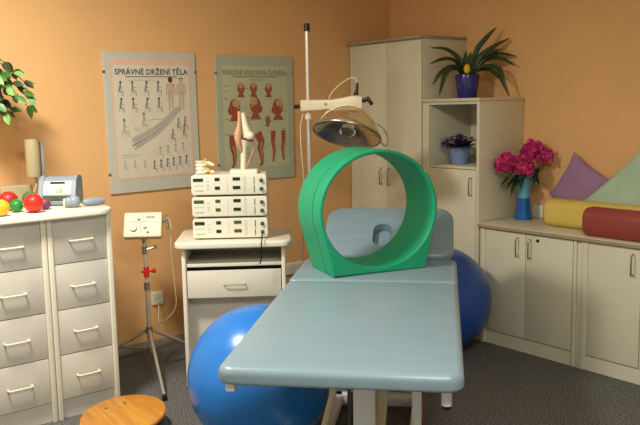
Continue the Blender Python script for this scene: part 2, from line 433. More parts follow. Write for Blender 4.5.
for r_, yy in ((0, .145), (1, .050)):
    for c_ in range(4):
        sitter(-.195+c_*.078, yy, .058, 'ink2', 'ink', (.1, -.05, .12, .0)[c_])
def stander(x, y, s, m1, m2):
    b.use(m2); disc(b, x, y+.95*s, .11*s, Z, .13*s); b.use(m1)
    stroke(b, [(x, y+.85*s), (x, y+.8*s)], .08*s, Z)
    stroke(b, [(x, y+.78*s), (x, y+.35*s)], .32*s, Z, .24*s)
    for q in (-1, 1):
        stroke(b, [(x+q*.17*s, y+.76*s), (x+q*.2*s, y+.3*s)], .07*s, Z)
        stroke(b, [(x+q*.07*s, y+.36*s), (x+q*.08*s, y-.35*s)], .13*s, Z, .07*s)
stander(.115, .085, .135, 'flesh', 'hair'); stander(.183, .085, .135, 'flesh', 'flesh')
# spine running diagonally
b.use('ink3'); sp = [(-.135, -.155), (-.08, -.13), (-.01, -.095), (.06, -.045), (.12, .01), (.175, .055)]
stroke(b, [(-.13, -.15), (-.06, -.115), (.02, -.075), (.09, -.02), (.14, .03), (.17, .045)], .070, -.0141, .028)
b.use('ink2')
for k in range(22):
    f = k/21; i = min(4, int(f*5)); u = f*5-i; px = sp[i][0]+(sp[i+1][0]-sp[i][0])*u; py = sp[i][1]+(sp[i+1][1]-sp[i][1])*u
    rr = .015-.009*f
    disc(b, px, py-.006, rr*.4, Z, rr*.6, 8); disc(b, px+.012, py-.026+.012*f, rr*.3, Z, rr*.4, 8); disc(b, px-.008, py+.016-.006*f, rr*.3, Z, rr*.35, 8)
sitter(-.18, -.085, .075, 'ink3', 'ink2'); sitter(-.06, -.05, .072, 'ink3', 'ink2')
for x, y in ((.115, -.135), (.19, -.115), (.155, -.07), (.20, -.06)): sitter(x, y, .055, 'ink2', 'ink2', .05)
for k in range(6): sitter(-.01+k*.041, -.31+.004*k, .05, 'ink2', 'ink', .03*(k % 3), False)
for k in range(4): sitter(.03+k*.05, -.225+.006*k, .045, 'ink3', 'ink2', .0, False)
for k in range(3): sitter(-.19+k*.06, -.295, .045, 'ink3', 'ink3', .0, False)
b.use('ink2')
for x0, x1, y in ((-.16, .16, .232),): stroke(b, [(x0, y), (x1, y)], .007, Z)
b.use('ink3')
for x0, x1, y in ((-.15, .02, .212), (.09, .21, .222), (-.02, .06, -.015), (-.21, -.10, -.215), (-.21, -.12, -.228), (-.12, -.09, -.06), (-.12, -.09, -.07), (-.12, -.09, -.08), (0, .04, -.05), (0, .04, -.06)): stroke(b, [(x0, y), (x1, y)], .004, Z)
b.build('printed_figures', None, t, mtx=Matrix.Translation((0, 0, .032)) @ Matrix.Diagonal((1.08, 1, 1.05, 1)))

t = mount('muscle_poster', 'framed sage green muscle anatomy poster with red heads and limbs, behind the knee model', 2.968, 1.438, .622, .832, 'board2', 0)
b = B().use('paper2'); pane(b, -.262, .262, -.330, .350, -.0128); b.build('printed_sheet', None, t)
b = B().use('title2'); text_mesh(b, 'SVALOVÁ SOUSTAVA ČLOVĚKA', .044, 0, .302, -.0145, .80, 1.02); b.build('title', None, t)
b = B()
def bust(x, y, s, prof=0):
    b.use('redink'); 
    stroke(b, [(x, y-.1*s), (x, y-.95*s)], .44*s, Z, .5*s); stroke(b, [(x, y-.7*s), (x, y-1.0*s)], .6*s, Z-.0003, .95*s)
    disc(b, x, y, .46*s, Z-.0006, .6*s)
    if prof: disc(b, x+prof*.3*s, y-.25*s, .28*s, Z-.0011, .3*s); b.poly([(x+prof*.44*s, Z-.0016, y-.1*s), (x+prof*.62*s, Z-.0016, y-.22*s), (x+prof*.44*s, Z-.0016, y-.3*s)][::1])
    b.use('tanink'); disc(b, x-prof*.12*s, y+.28*s, .32*s, Z-.0022, .28*s)
    if prof: disc(b, x-prof*.3*s, y-.05*s, .07*s, Z-.0027, .12*s)
    else: stroke(b, [(x, y+.1*s), (x, y-.35*s)], .08*s, Z-.0027)
bust(-.115, .165, .058); bust(-.02, .168, .058); bust(.095, .165, .058, .3)
bust(-.165, .045, .088, -1); bust(-.01, .055, .09, 1); bust(.165, .045, .088, -1)
def limb(pts, w, w1):
    pts = [(p[0], p[1]-.032*max(0., min(1., (p[1]+.34)/.16))*(p[1] < -.07)*(p[0] > -.2)) if p[0] != .082 else p for p in pts]; w *= .85
    b.use('redink'); stroke(b, pts, w, Z, w1)
    b.use('tanink'); stroke(b, [(p[0]+.004, p[1]) for p in (pts[1:] if len(pts) > 2 else pts)], w*.16, Z-.0006, w1*.2)
limb([(-.185, -.10), (-.19, -.17), (-.175, -.245), (-.18, -.32)], .062, .022); limb([(-.18, -.32), (-.20, -.335)], .02, .014)
limb([(-.10, -.10), (-.11, -.16), (-.09, -.2)], .05, .04)
limb([(.0, -.09), (.03, -.15), (.015, -.20), (.03, -.26), (.035, -.32)], .07, .022); limb([(.035, -.32), (.01, -.335)], .02, .014)
limb([(.125, -.08), (.12, -.15), (.13, -.22), (.125, -.27)], .042, .018); limb([(.125, -.27), (.12, -.31)], .02, .02)
limb([(.205, -.08), (.205, -.15), (.195, -.21), (.20, -.26)], .042, .018); limb([(.2, -.26), (.205, -.30)], .02, .02)
limb([(.082, -.085), (.083, -.045)], .024, .030)
for k in range(4): limb([(.072+k*.007, -.048), (.068+k*.010, -.010-abs(k-1.5)*.006)], .007, .005)
limb([(.096, -.065), (.108, -.04)], .008, .006)
b.use('title2')
stroke(b, [(-.17, .238), (.17, .238)], .008, Z); stroke(b, [(-.05, .218), (.05, .218)], .005, Z)
for k in range(26):
    x = random.choice((-.225, -.06, .06, .215, -.075, .045)); y = random.uniform(-.31, .19)
    stroke(b, [(x-.018, y), (x+.018, y)], .004, Z+.0005)
b.build('printed_figures', None, t, mtx=Matrix.Translation((0, 0, .030)) @ Matrix.Diagonal((1.06, 1, 1.04, 1)))

# ------------------------------------------------------------ trolley with the therapy devices
TA = R(-35.2)
t = thing('trolley_cabinet', 'white open-shelf cabinet with one drawer carrying the stacked therapy units', 'cabinet', (1.95, 3.645, 0), TA)
W, D = .555, .42
for x in (0, W-.022):
    B().box((x+.011, D/2, .3875), (.022, D, .769), None, .006, 3).build('side_panel', 'white_edge', t)
for x in (.011, W-.011):
    for y in (.05, D-.05):
        B().cyl((x, y, 0), (x, y, .02), .010, None, 12).build('foot', 'black', t)
b = B(); cushion(b, W+.07, D+.06, 0, .035, .05, .012, .008, 4); b.build('top', 'white_edge', t, mtx=Matrix.Translation((W/2, D/2-.01, .772)))
B().bx(.022, W-.022, .012, D-.02, .665, .683, .003).build('shelf', 'white', t)
B().bx(.022, W-.022, D-.02, D-.008, .03, .772).build('back_panel', 'front', t)
B().bx(.022, W-.022, .06, D-.02, .62, .664).build('slot_shade', 'dark', t)  # near-black block painting the shade inside the gap above the drawer
d = B().bx(.026, W-.026, .004, .022, .497, .645, .0025); d.bx(.04, W-.04, .022, D-.05, .51, .6); d = d.build('drawer', 'white', t)
bow(B(), (W/2-.055, .006, .572), (W/2+.055, .006, .572), (0, -.022, 0), .0038).build('handle', 'tan', d)
B().bx(.022, W-.022, .09, .105, .04, .49).build('inner_panel', 'front', t)
B().bx(.022, W-.022, .03, D-.02, .025, .04).build('bottom_panel', 'white', t)

DA = R(-37.0)
def therapy_unit(z, label, lit):
    W, D, H = .402, .27, .114
    t = thing('therapy_unit', label, 'medical device', (2.030, 3.650, z), DA, 'stacked electrotherapy units')
    b = B(); cushion(b, W, H-.008, 0, D, .014, .004, .004, 3, mtx=Matrix.Translation((W/2, D, .008+(H-.008)/2)) @ Matrix.Rotation(R(90), 4, 'X')); b.build('case', 'wplast', t)
    for x in (.04, W-.04):
        for y in (.035, D-.035): B().cyl((x, y, 0), (x, y, .009), .012, None, 12).build('rubber_foot', 'black', t)
    def win(u, v, w, h, m='lcd'): return B().box((u*W, -.001, .008+(1-v)*(H-.008)), (w*W, .004, h*H), None, .0008, 1).build('display', m, t)
    win(.092, .23, .132, .15, lit[0]); win(.345, .21, .066, .15, lit[1]); win(.345, .65, .066, .15, lit[2]); win(.60, .20, .098, .15, lit[3]); win(.60, .64, .098, .15, lit[4])
    b = B()
    def pr(u, v, w, h): b.box((u*W, -.0004, .008+(1-v)*(H-.008)), (w*W, .0012, h*H))
    for k in range(6): pr(.04+k*.022, .52, .014, .03)
    b.build('printed_marks', 'print', t); b = B()
    for k in range(4): pr(.055+k*.03, .78, .02, .05)
    b.build('printed_marks', 'print', t); b = B()
    for v in (.3, .5, .6, .7): pr(.22, v, .03, .02)
    b.build('printed_marks', 'print', t); b = B()
    pr(.48, .5, .003, .7); b.build('printed_marks', 'print', t); b = B()
    for k in range(8): pr(.72, .16+k*.095, .018, .02)
    pr(.70, .5, .003, .8)
    b.build('printed_marks', 'print', t)
    for v in (.29, .72):
        B().box((.835*W, -.0008, .008+(1-v)*(H-.008)), (.008*W, .003, .32*H)).build('slot', 'black', t)
        k = B().cyl((.93*W, .002, .008+(1-v)*(H-.008)), (.93*W, -.014, .008+(1-v)*(H-.008)), .0105, .009, 20).build('knob', 'black', t)
        B().box((.93*W, -.0145, .008+(1-v)*(H-.008)+.004), (.002, .0015, .007)).build('pointer', 'wplast', k)
    return t
therapy_unit(.807, 'bottom unit of the white therapy device stack, with a black lead plugged in', ('lcd', 'lcd', 'lcd', 'lcdg', 'lcdg'))
therapy_unit(.924, 'middle unit of the three stacked white therapy devices', ('lcdg', 'lcdg', 'lcdg', 'lcd', 'lcd'))
therapy_unit(1.041, 'top unit of the white therapy device stack, under the knee model', ('lcd', 'lcd', 'lcd', 'lcd', 'lcd'))
def onunit(x, y, z): 
    c, s = math.cos(DA), math.sin(DA); return (2.030+x*c-y*s, 3.650+x*s+y*c, z)
cb = B().tube([onunit(.374, -.014, .845), onunit(.374, -.050, .842), onunit(.372, -.100, .815), onunit(.370, -.112, .76), onunit(.368, -.110, .72), onunit(.36, -.106, .69)], .0035, 8)
props(cb.build('power_lead', 'black'), 'thin black lead hanging from the bottom therapy unit over the drawer', 'cable')

# knee model
ZK = 1.155
kx = onunit(.278, .10, ZK)
t = thing('knee_model', 'anatomical knee joint model with salmon muscle on a white base plate', 'anatomical model', kx, DA)
t.scale = (1, 1, .88)
b = B(); cushion(b, .150, .10, 0, .026, .008, .004, .002, 3); b.build('base_plate', 'wplast', t)
B().tube([(-.005, 0, .024), (-.003, 0, .05), (.0, 0, .12), (.004, 0, .17), (.010, 0, .205)], lambda s: .014 if s < .12 else .016+.020*max(0, (s-.55)/.45)**1.3, 16).build('tibia', 'bone', t)
b = B().tube([(.0, 0, .372), (.006, 0, .33), (.014, 0, .285), (.024, 0, .245), (.03, 0, .225)], lambda s: .015+.016*s**1.4, 16)
b.sph((.036, -.012, .230), .027, (1, .8, 1)).sph((.032, .016, .230), .027, (1, .8, 1)); b.build('femur', 'bone', t)
B().lathe([(.0, 0), (.032, .0), (.036, .004), (.032, .009), (.0, .009)], 20, Matrix.Translation((.018, 0, .200)) @ Matrix.Rotation(R(14), 4, 'Y'), False, False).build('meniscus', 'gap_red', t)
B().tube([(-.016, -.012, .380), (-.016, -.014, .33), (-.020, -.016, .28), (-.027, -.020, .235), (-.024, -.022, .19), (-.014, -.020, .15), (-.010, -.016, .125)], lambda s: .0095+.011*math.exp(-((s-.52)/.22)**2)-.008*max(0, (s-.7)/.3), 14).build('muscle', 'muscle', t)
B().tube([(.052, .006, .215), (.058, .008, .18), (.048, .008, .13), (.03, .006, .08), (.012, 0, .03)], .0035, 8).build('ligament', 'muscle', t)
# vertebrae model
vx = onunit(.062, .10, ZK)
t = thing('vertebra_model', 'small cream vertebrae model with yellow nerves, left of the knee model', 'anatomical model', vx, DA)
for z in (.0, .040):
    b = B().lathe([(.0, 0), (.030, .0), (.032, .004), (.026, .014), (.032, .024), (.030, .028), (.0, .028)], 20, Matrix.Translation((-.018, 0, z+.004)), False, False)
    b.sph((.022, 0, z+.016), .014, (1.3, .8, 1)).sph((.040, -.004, z+.012), .011, (1.6, .7, .9), (0, .3, 0)).sph((.014, -.028, z+.018), .011, (.9, 1.5, .8)).sph((.014, .028, z+.018), .011, (.9, 1.5, .8))
    b.build('vertebra', 'bone', t)
B().lathe([(.0, .032), (.027, .032), (.029, .0385), (.027, .045), (.0, .045)], 20, Matrix.Translation((-.018, 0, 0)), False, False).build('disc', 'wplast', t)
b = B()
for s in (-1, 1): b.tube([(.008, 0, .036), (.02, s*.02, .03), (.034, s*.036, .015), (.044, s*.042, .004)], .005, 8)
b.tube([(.008, 0, .004), (.008, 0, .084)], .006, 8, 1); b.build('nerves', 'nerve', t)

# ------------------------------------------------------------ small device on a tripod
t = thing('tripod_stand', 'chrome tripod stand with red clamp in front of the orange wall', 'stand', (1.915, 4.0, 0))
B().cyl((0, 0, .13), (0, 0, .52), .0125, None, 20).build('lower_tube', 'chrome', t)
B().cyl((0, 0, .50), (-.004, .002, .765), .0085, None, 18).build('upper_tube', 'chrome', t)
c = B().cyl((0, 0, .565), (0, 0, .625), .0155, None, 18); c.cyl((-.03, .0, .60), (.035, -.015, .60), .007, None, 12).cyl((.03, -.013, .60), (.05, -.02, .60), .013, None, 8); c.build('clamp', 'redclamp', t)
B().cyl((0, 0, .49), (0, 0, .535), .0165, None, 18).build('collar', 'steel', t)
c = B().cyl((-.004, .002, .70), (-.004, .002, .745), .014, None, 14); c.cyl((-.004, .002, .72), (.05, -.02, .735), .006, None, 10).sph((.052, -.02, .737), .011).cyl((-.004, .002, .75), (-.016, -.008, .785), .006, None, 8).cyl((-.004, .002, .75), (.008, .0, .785), .006, None, 8); c.build('joint', 'steel', t)
c = B().cyl((0, 0, .235), (0, 0, .275), .019, None, 18).cyl((0, 0, .13), (0, 0, .155), .017, None, 18); c.build('hub', 'steel', t)
for (fx, fy) in ((-.142, -.44), (.43, .085), (-.29, .31)):
    v = Vector((fx, fy, 0)); dn = v.normalized()
    l = B().cyl(dn*.018+Vector((0, 0, .255)), v+Vector((0, 0, .012)), .0095, .0085, 14).build('leg', 'chrome', t)
    B().cyl(dn*.016+Vector((0, 0, .145)), v*.45+Vector((0, 0, .148)), .005, None, 8).build('brace', 'steel', l)
    B().lathe([(.0, 0), (.014, 0), (.015, .004), (.012, .03), (.0, .032)], 14, Matrix.Translation(v), False, False).build('rubber_foot', 'black', l)
t = thing('stimulation_device', 'cream tilted control box with dials on top of the chrome tripod', 'medical device', (1.911, 4.002, .80), R(-36))
TM = Matrix.Translation((0, 0, .062)) @ Matrix.Rotation(R(62), 4, 'X')
b = B(); cushion(b, .212, .148, -.028, .018, .010, .005, .004, 3); b.build('case', 'cream', t, mtx=TM)
b = B(); b.box((0, 0, .0185), (.196, .132, .0016)); b.build('face_plate', 'cream', t, mtx=TM)
b = B()
for x0, x1, y0, y1 in ((-.09, -.05, .018, .058), (-.046, -.0, .018, .058), (-.09, -.012, -.058, .012), (-.008, .09, -.058, .012), (.004, .09, .018, .058)):
    for p, q in (((x0, y0), (x1, y0)), ((x1, y0), (x1, y1)), ((x1, y1), (x0, y1)), ((x0, y1), (x0, y0))):
        b.box(((p[0]+q[0])/2, (p[1]+q[1])/2, .0197), (abs(p[0]-q[0])+.0015, abs(p[1]-q[1])+.0015, .001))
b.build('printed_lines', 'print', t, mtx=TM)
b = B(); b.box((.042, .042, .0200), (.050, .012, .002)); b.build('display', 'print', t, mtx=TM)
for x, y, r in ((-.050, -.022, .021), (.012, -.014, .011), (-.024, .036, .010), (.028, -.042, .008)):
    b = B(); b.cyl((x, y, .019), (x, y, .034), r, r*.85, 22); b.build('dial', 'cream', t, mtx=TM)
b = B(); b.cyl((.104, .022, .0), (.128, .022, .002), .006, None, 10); b.box((.132, .02, .0), (.012, .09, .012), (0, 0, R(8)), .003, 1); b.build('plug', 'black', t, mtx=TM)
b = B(); b.box((0, -.004, -.034), (.05, .04, .016), None, .003, 1); b.cyl((0, .0, -.04), (0, -.0, -.03), .012, None, 12); b.build('bracket', 'steel', t, mtx=TM)
cb = B().tube([(2.024, 3.93, .905), (2.045, 3.93, .86), (2.05, 3.95, .7), (2.075, 3.97, .5), (2.09, 4.0, .36), (2.06, 4.08, .27), (2.075, 4.20, .23), (2.15, 4.34, .27), (2.165, 4.385, .325)], .003, 6)
props(cb.build('device_cable', 'cable'), 'thin white cable looping from the tripod device to the wall outlet', 'cable')

# wall outlets
def outlet(x, z, n, label):
    t = thing('wall_outlet', label, 'outlet', (x, YB, z))
    w = .08*n
    b = B(); cushion(b, w, .082, 0, .014, .008, .004, .001, 3); b.build('plate', 'wplast', t, mtx=Matrix.Rotation(R(90), 4, 'X'))
    for k in range(n):
        x0 = (k-(n-1)/2)*.08
        s = B().lathe([(.026, -.0145), (.024, -.0150), (.022, -.0145), (.021, -.0143), (0, -.0143)][::-1], 24, Matrix.Translation((x0, 0, 0)) @ Matrix.Rotation(R(-90), 4, 'X'), False, False).build('socket', 'panel', t)
        h = B()
        for q in (-1, 1): h.cyl((x0+q*.0095, -.0140, 0), (x0+q*.0095, -.0152, 0), .0032, None, 10)
        h.build('pin_hole', 'dark', s)
    return t
outlet(2.176, .325, 1, 'white single wall outlet behind the chrome tripod')
outlet(3.24, .362, 3, 'white wall outlet strip beside the trolley cabinet, above the couch edge')

o = outlet(XR, .812, 1, 'white outlet low on the right wall between vase and yellow bolster')
o.location = (XR, 3.03, .807); o.rotation_euler = (0, 0, R(-90))
# ------------------------------------------------------------ lamp on a pole
lp = (2.84, 3.66, 0)
t = thing('floor_lamp', 'tall chrome pole lamp with a cream arm and a wide reflector head', 'lamp', lp, R(-38.5))
B().lathe([(.0, 0), (.05, 0), (.05, .02), (.02, .03), (.0135, .045), (.0, .045)], 24, None, False, False).build('base', 'steel', t)
for k in range(3):
    a = R(90+120*k); l = B().box((.10*math.cos(a), .10*math.sin(a), .014), (.17, .025, .016), (0, 0, a), .004, 2).build('foot', 'steel', t)
B().cyl((0, 0, .04), (0, 0, 1.95), .0135, None, 20).build('pole', 'chrome', t)
B().cyl((0, 0, 1.945), (0, 0, 1.99), .0175, None, 20).build('cap', 'black', t)
B().cyl((0, 0, 1.435), (0, 0, 1.475), .022, None, 20).build('collar', 'lampw', t)
# local x = right in the view from the couch, y = away
arm = B(); rings = []
for x, z, h, w in ((-.045, 1.513, .070, .050), (.0, 1.515, .068, .052), (.13, 1.518, .058, .050), (.19, 1.522, .066, .054), (.25, 1.526, .082, .060), (.29, 1.526, .084, .060), (.31, 1.524, .070, .05)):
    rings.append([(x, -.02-.25*max(0, x)+p[0], z+p[1]) for p in rrect(w, h, .012, 3)])
arm.loft(rings); arm = arm.build('arm', 'lampw', t)
B().tube([(.12, -.06, 1.55), (.15, -.06, 1.60), (.22, -.07, 1.655), (.27, -.08, 1.67), (.285, -.09, 1.635)], .0035, 8).build('arm_cable', 'cable', t)
k = B().cyl((-.05, -.015, 1.512), (-.085, -.012, 1.508), .011, .013, 14); k.build('clamp_knob', 'black', t)
k = B().cyl((.278, -.09, 1.565), (.288, -.09, 1.640), .012, .007, 14).sph((.278, -.09, 1.572), .016); k.build('tilt_knob', 'black', t)
k = B().cyl((.31, -.10, 1.535), (.345, -.11, 1.545), .012, None, 14).box((.355, -.11, 1.535), (.022, .02, .055), (0, R(-35), 0), .006, 2); k.build('lock_lever', 'black', t)
B().box((.10, -.077, 1.522), (.012, .006, .012), None, .002, 1).build('screw', 'steel', arm)
# head
hc = Vector((.222, -.10, 1.345))
HM = Matrix.Translation(hc) @ Euler((R(-22), R(13), 0)).to_matrix().to_4x4()
rad = .20
sh = B().lathe([(.035, .172), (.075, .160), (.125, .125), (.165, .078), (.19, .03), (.2, 0)], 48, HM, True, False)
sh = sh.build('shade', 'lampw', t)
sh.data.materials.clear()
m = mat('clear_dome', (236, 214, 178), .06, trans=.9, var=.02); m.node_tree.nodes['Principled BSDF'].inputs['IOR'].default_value = 1.04
M['amber'] = m; sh.data.materials.append(m)
B().lathe([(.197, .002), (.16, .032), (.12, .056), (.08, .070), (.04, .076), (.0, .077)], 48, HM, False, False).build('reflector', 'reflector', t)
rg = B(); rg.tube([(rad*math.cos(2*PI*k/40), rad*math.sin(2*PI*k/40), 0) for k in range(40)], .006, 8, 1, True); rg.build('rim', 'steel', t, mtx=HM)
bb = B(); bb.lathe([(.0, -.01), (.025, -.008), (.045, .005), (.05, .022), (.035, .05), (.02, .07), (.0, .07)], 24, None, False, False); bb.build('bulb', 'lens', t, mtx=HM)
hd = B(); hd.tube([(.155, -.07, .075), (.205, -.07, .045), (.238, -.05, -.005), (.225, -.05, -.04), (.19, -.07, -.02)], .004, 8); hd.build('handle', 'steel', t, mtx=HM)
nk = B(); nk.cyl((.02, 0, .165), (.03, .0, .205), .022, None, 18); nk.build('neck', 'lampw', t, mtx=HM)
B().tube([(-.03, -.02, 1.48), (-.05, -.03, 1.35), (-.035, -.02, 1.0), (-.05, -.03, .6), (-.04, -.02, .1)], .0035, 6).build('power_cord', 'cable', t)

# ------------------------------------------------------------ treatment couch
CA = R(42.3-90)
CF = Vector((1.459, 1.768, 0))
t = thing('treatment_couch', 'grey-teal padded treatment couch with a raised headrest and white lifting frame', 'treatment couch', CF, CA)
couch = t
TILT = Matrix.Translation((0, 0, .70)) @ Matrix.Rotation(R(1.04), 4, 'X')
b = B(); cushion(b, .776, 1.176, -.062, -.004, .055, .026, .014, 6, .004); b.build('main_cushion', 'couch', t, mtx=TILT @ Matrix.Translation((0, .587, 0)))
b = B(); cushion(b, .776, .474, -.062, -.004, .03, .02, .014, 6, .003); b.build('middle_cushion', 'couch', t, mtx=TILT @ Matrix.Translation((0, 1.176+.239, 0)))
# headrest with a face opening
HL = .40
HMx = TILT @ Matrix.Translation((.03, 1.665, -.03)) @ Matrix.Rotation(R(31), 4, 'X') @ Matrix.Translation((0, HL/2+.02, 0))
b = B(); cushion(b, .69, HL, -.032, .034, .09, .026, .014, 6, .0); head = b.build('headrest', 'couch', t)
cut = B(); cut.loft([[(x-.030, y-.035, z) for x, y in rrect(.098, .175, .046, 6)] for z in (-.1, .1)]); cut = cut.build('cutter', 'couch', t); bpy.context.view_layer.update()
md = head.modifiers.new('hole', 'BOOLEAN'); md.operation = 'DIFFERENCE'; md.object = cut; md.solver = 'EXACT'
dg = bpy.context.evaluated_depsgraph_get(); me = bpy.data.meshes.new_from_object(head.evaluated_get(dg)); head.modifiers.clear(); head.data = me
me.transform(HMx); me.set_sharp_from_angle(angle=R(35)); bpy.data.objects.remove(cut)
b = B(); b.loft([[(x-.030, y-.035, z) for x, y in rrect(.098*q, .175*q, .046*q, 6)] for z, q in ((-.03, 1), (-.022, 1), (-.014, .93), (-.012, .8))]); b.build('face_plug', 'couch', t, mtx=HMx)
# frame
b = B()
for x in (-.30, .30): b.box((x, .98, .620), (.04, 1.20, .04), None, .004, 1)
for y in (.45, .95, 1.5): b.box((0, y, .620), (.56, .04, .04), None, .004, 1)
b.build('upper_frame', 'frame', t)
b = B().box((-.345, .045, .626), (.030, .05, .030), None, .003, 1); b.build('end_tab', 'frame', t)
s = B().cyl((.335, .06, .640), (.335, .06, .582), .0165, None, 18).build('rubber_stop', 'frame', t); B().cyl((.335, .06, .582), (.335, .06, .570), .0165, .014, 18).build('stop_pad', 'black', s)
b = B()
for x in (-.20, .20): b.box((x, .95, .05), (.05, 1.05, .05), None, .005, 2)
for y in (.44, 1.45): b.box((0, y, .05), (.45, .05, .05), None, .005, 2)
b.build('base_frame', 'frame', t)
for x in (-.20, .20):
    for y in (.44, 1.45): B().lathe([(.0, 0), (.022, 0), (.024, .006), (.016, .03), (.0, .03)], 16, Matrix.Translation((x, y, 0)), False, False).build('foot', 'black', t)
B().box((.040, .44, .34), (.080, .05, .57), None, .006, 2).build('lift_column', 'frame', t)
B().box((.092, .50, .34), (.042, .05, .54), (0, R(5), 0), .005, 1).build('lift_arm', 'tan', t)
B().box((.228, .50, .34), (.036, .05, .54), None, .005, 1).build('lift_arm', 'frame', t)
B().box((.252, .505, .34), (.008, .045, .54), None, .002, 1).build('lift_rod', 'rust', t)
B().box((-.110, .42, .33), (.022, .05, .60), (0, R(15), 0), .005, 1).build('lift_arm', 'tan', t)
B().cyl((-.02, .52, .44), (.24, .52, .44), .004, None, 10).build('cross_rod', 'steel', t)
B().cyl((-.03, .56, .12), (-.03, .76, .60), .022, None, 16).build('actuator', 'black', t)

# ------------------------------------------------------------ green ring on the couch
RR, RD = .298, .285
def ring():
    t_out = []; t_in = []; n = 96; bw, cz = .232, RR+.006
    # convex hull of circle and base corners, sampled by angle
    def outer(a):
        d = (math.cos(a), math.sin(a)); best = RR
        for s in (-1, 1):
            c = (s*bw, -cz); L = math.hypot(*c); ca = math.atan2(c[1], c[0]); be = math.acos(RR/L)
            # tangent line from the corner to the circle (outer side)
            for sg in (-1, 1):
                ta = ca+sg*be; tp = (RR*math.cos(ta), RR*math.sin(ta)); 
                da = (a-ca+PI) % (2*PI)-PI; dt = (ta-ca+PI) % (2*PI)-PI
                if (dt > 0 and 0 <= da <= dt) or (dt < 0 and dt <= da <= 0):
                    q = math.cos(a-ta)
                    if q > 1e-3: best = max(best, RR/q)
        if d[1] < 0: best = min(max(best, 0), cz/(-d[1])) if abs(d[0]/d[1])*cz <= bw*1.0001 else best
        if d[1] < 0 and abs(d[0]/d[1])*cz <= bw: best = cz/(-d[1])
        return best
    angs = sorted([2*PI*k/n for k in range(n)]+[math.atan2(-cz, bw)+2*PI, math.atan2(-cz, -bw)+2*PI])
    O = [(outer(a)*math.cos(a), outer(a)*math.sin(a)) for a in angs]; I = [((RR-.020)*math.cos(a), (RR-.020)*math.sin(a)) for a in angs]
    def row(P, y, off): return [(p[0]*(1-off/math.hypot(*p)), y, p[1]*(1-off/math.hypot(*p))+cz) for p in P]
    rows = [row(I, 0.004, -.002), row(I, 0, -.006), row(O, 0, .006), row(O, .004, .001), row(O, .008, 0)]
    for g in (.085,): rows += [row(O, g, 0), row(O, g+.002, .009), row(O, g+.007, .009), row(O, g+.009, 0)]
    rows += [row(O, RD-.006, 0), row(O, RD, .006), row(I, RD, -.006), row(I, RD-.004, 0), row(I, .008, 0)]
    bb = B(); t = bmesh.new(); V = [[t.verts.new(p) for p in r] for r in rows]; m = len(V[0])
    for i in range(len(V)):
        a = V[i]; b_ = V[(i+1) % len(V)]
        for k in range(m): t.faces.new((a[k], a[(k+1) % m], b_[(k+1) % m], b_[k]))
    bmesh.ops.recalc_face_normals(t, faces=t.faces); bb._merge(t); return bb
g = ring().build('therapy_ring', 'ring', ang=30)
g.location = (2.458, 2.635, .7245); g.scale = (1.03, 1, .965); g.rotation_euler = (0, 0, R(-17.0))
props(g, 'large green open ring with a flat foot standing on the treatment couch', 'therapy ring')

# ------------------------------------------------------------ gym balls
def gym_ball(x, y, r, m, label):
    t = thing('gym_ball', label, 'ball', (x, y, 0), 0, 'blue gym balls')
    b = B().sph((0, 0, 0), r, u=64, v=40); b.build('shell', m, t, loc=(0, 0, r), ang=180).rotation_euler = (R(20), R(35), 0)
    return t
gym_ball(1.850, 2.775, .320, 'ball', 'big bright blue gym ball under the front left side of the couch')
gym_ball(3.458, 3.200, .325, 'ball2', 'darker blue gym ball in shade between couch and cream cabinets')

# ------------------------------------------------------------ wobble board
t = thing('wobble_board', 'round varnished wooden wobble board tilted on the grey carpet', 'balance board', (1.446, 3.342, 0), 0)
BM = Matrix.Translation((0, 0, .062)) @ Euler((R(3.0), R(-5.5), 0)).to_matrix().to_4x4()
b = B(); b.use('wood_edge').lathe([(.0, 0), (.194, 0), (.200, .005), (.201, .014), (.197, .020)], 72, None, False, False).use('planks').lathe([(.197, .020), (.193, .022), (.0, .022)], 72, None, False, False)
b.build('disc', None, t, mtx=BM)
b = B().lathe([(.0, -.0615), (.03, -.058), (.06, -.045), (.085, -.022), (.095, 0)], 40, None, False, True); b.build('dome', 'wood_edge', t, mtx=Matrix.Translation((0, 0, .0618)))
for a, r_ in ((108, .115), (60, .11)):
    b = B().cyl((r_*math.cos(R(a)), r_*math.sin(R(a)), .0215), (r_*math.cos(R(a)), r_*math.sin(R(a)), .0228), .006, None, 12); b.build('screw_hole', 'peg', t, mtx=BM)

# ------------------------------------------------------------ right wall: wardrobe, shelf cabinet, low cabinets
FX = 3.792
def pull(b, y, z0, z1): return bow(b, (FX-.001, y, z0), (FX-.001, y, z1), (-.024, 0, 0), .0045)
t = thing('wardrobe', 'tall cream two-door wardrobe in the corner of the room', 'cabinet', (0, 0, 0))
B().bx(FX+.02, XR-.002, 3.655, 3.675, 0, 1.94, .002).build('side_panel', 'beige', t)
B().bx(FX+.02, XR-.002, 4.380, 4.400, 0, 1.94, .002).build('side_panel', 'beige', t)
B().bx(FX+.02, FX+.04, 4.292, 4.380, 0, 1.94, .002).build('filler_strip', 'beige', t)
B().bx(XR-.02, XR-.002, 3.675, 4.380, .1, 1.94).build('back_panel', 'beige', t)
b = B().use('beige'); b.bx(FX+.02, XR-.002, 3.655, 4.400, 1.94, 1.952); b.use('edge').bx(FX-.012, XR-.002, 3.648, 4.404, 1.946, 1.966, .003); b.build('top', None, t)
for y0, y1, yh in ((3.658, 3.986, 3.962), (3.990, 4.292, 4.045)):
    d = B().bx(FX, FX+.019, y0, y1, .085, 1.938, .002).build('door', 'beige', t)
    pull(B(), yh, .955, 1.068).build('handle', 'steel', d)
B().bx(FX+.03, FX+.045, 3.675, 4.380, 0, .083).build('plinth', 'beige', t)

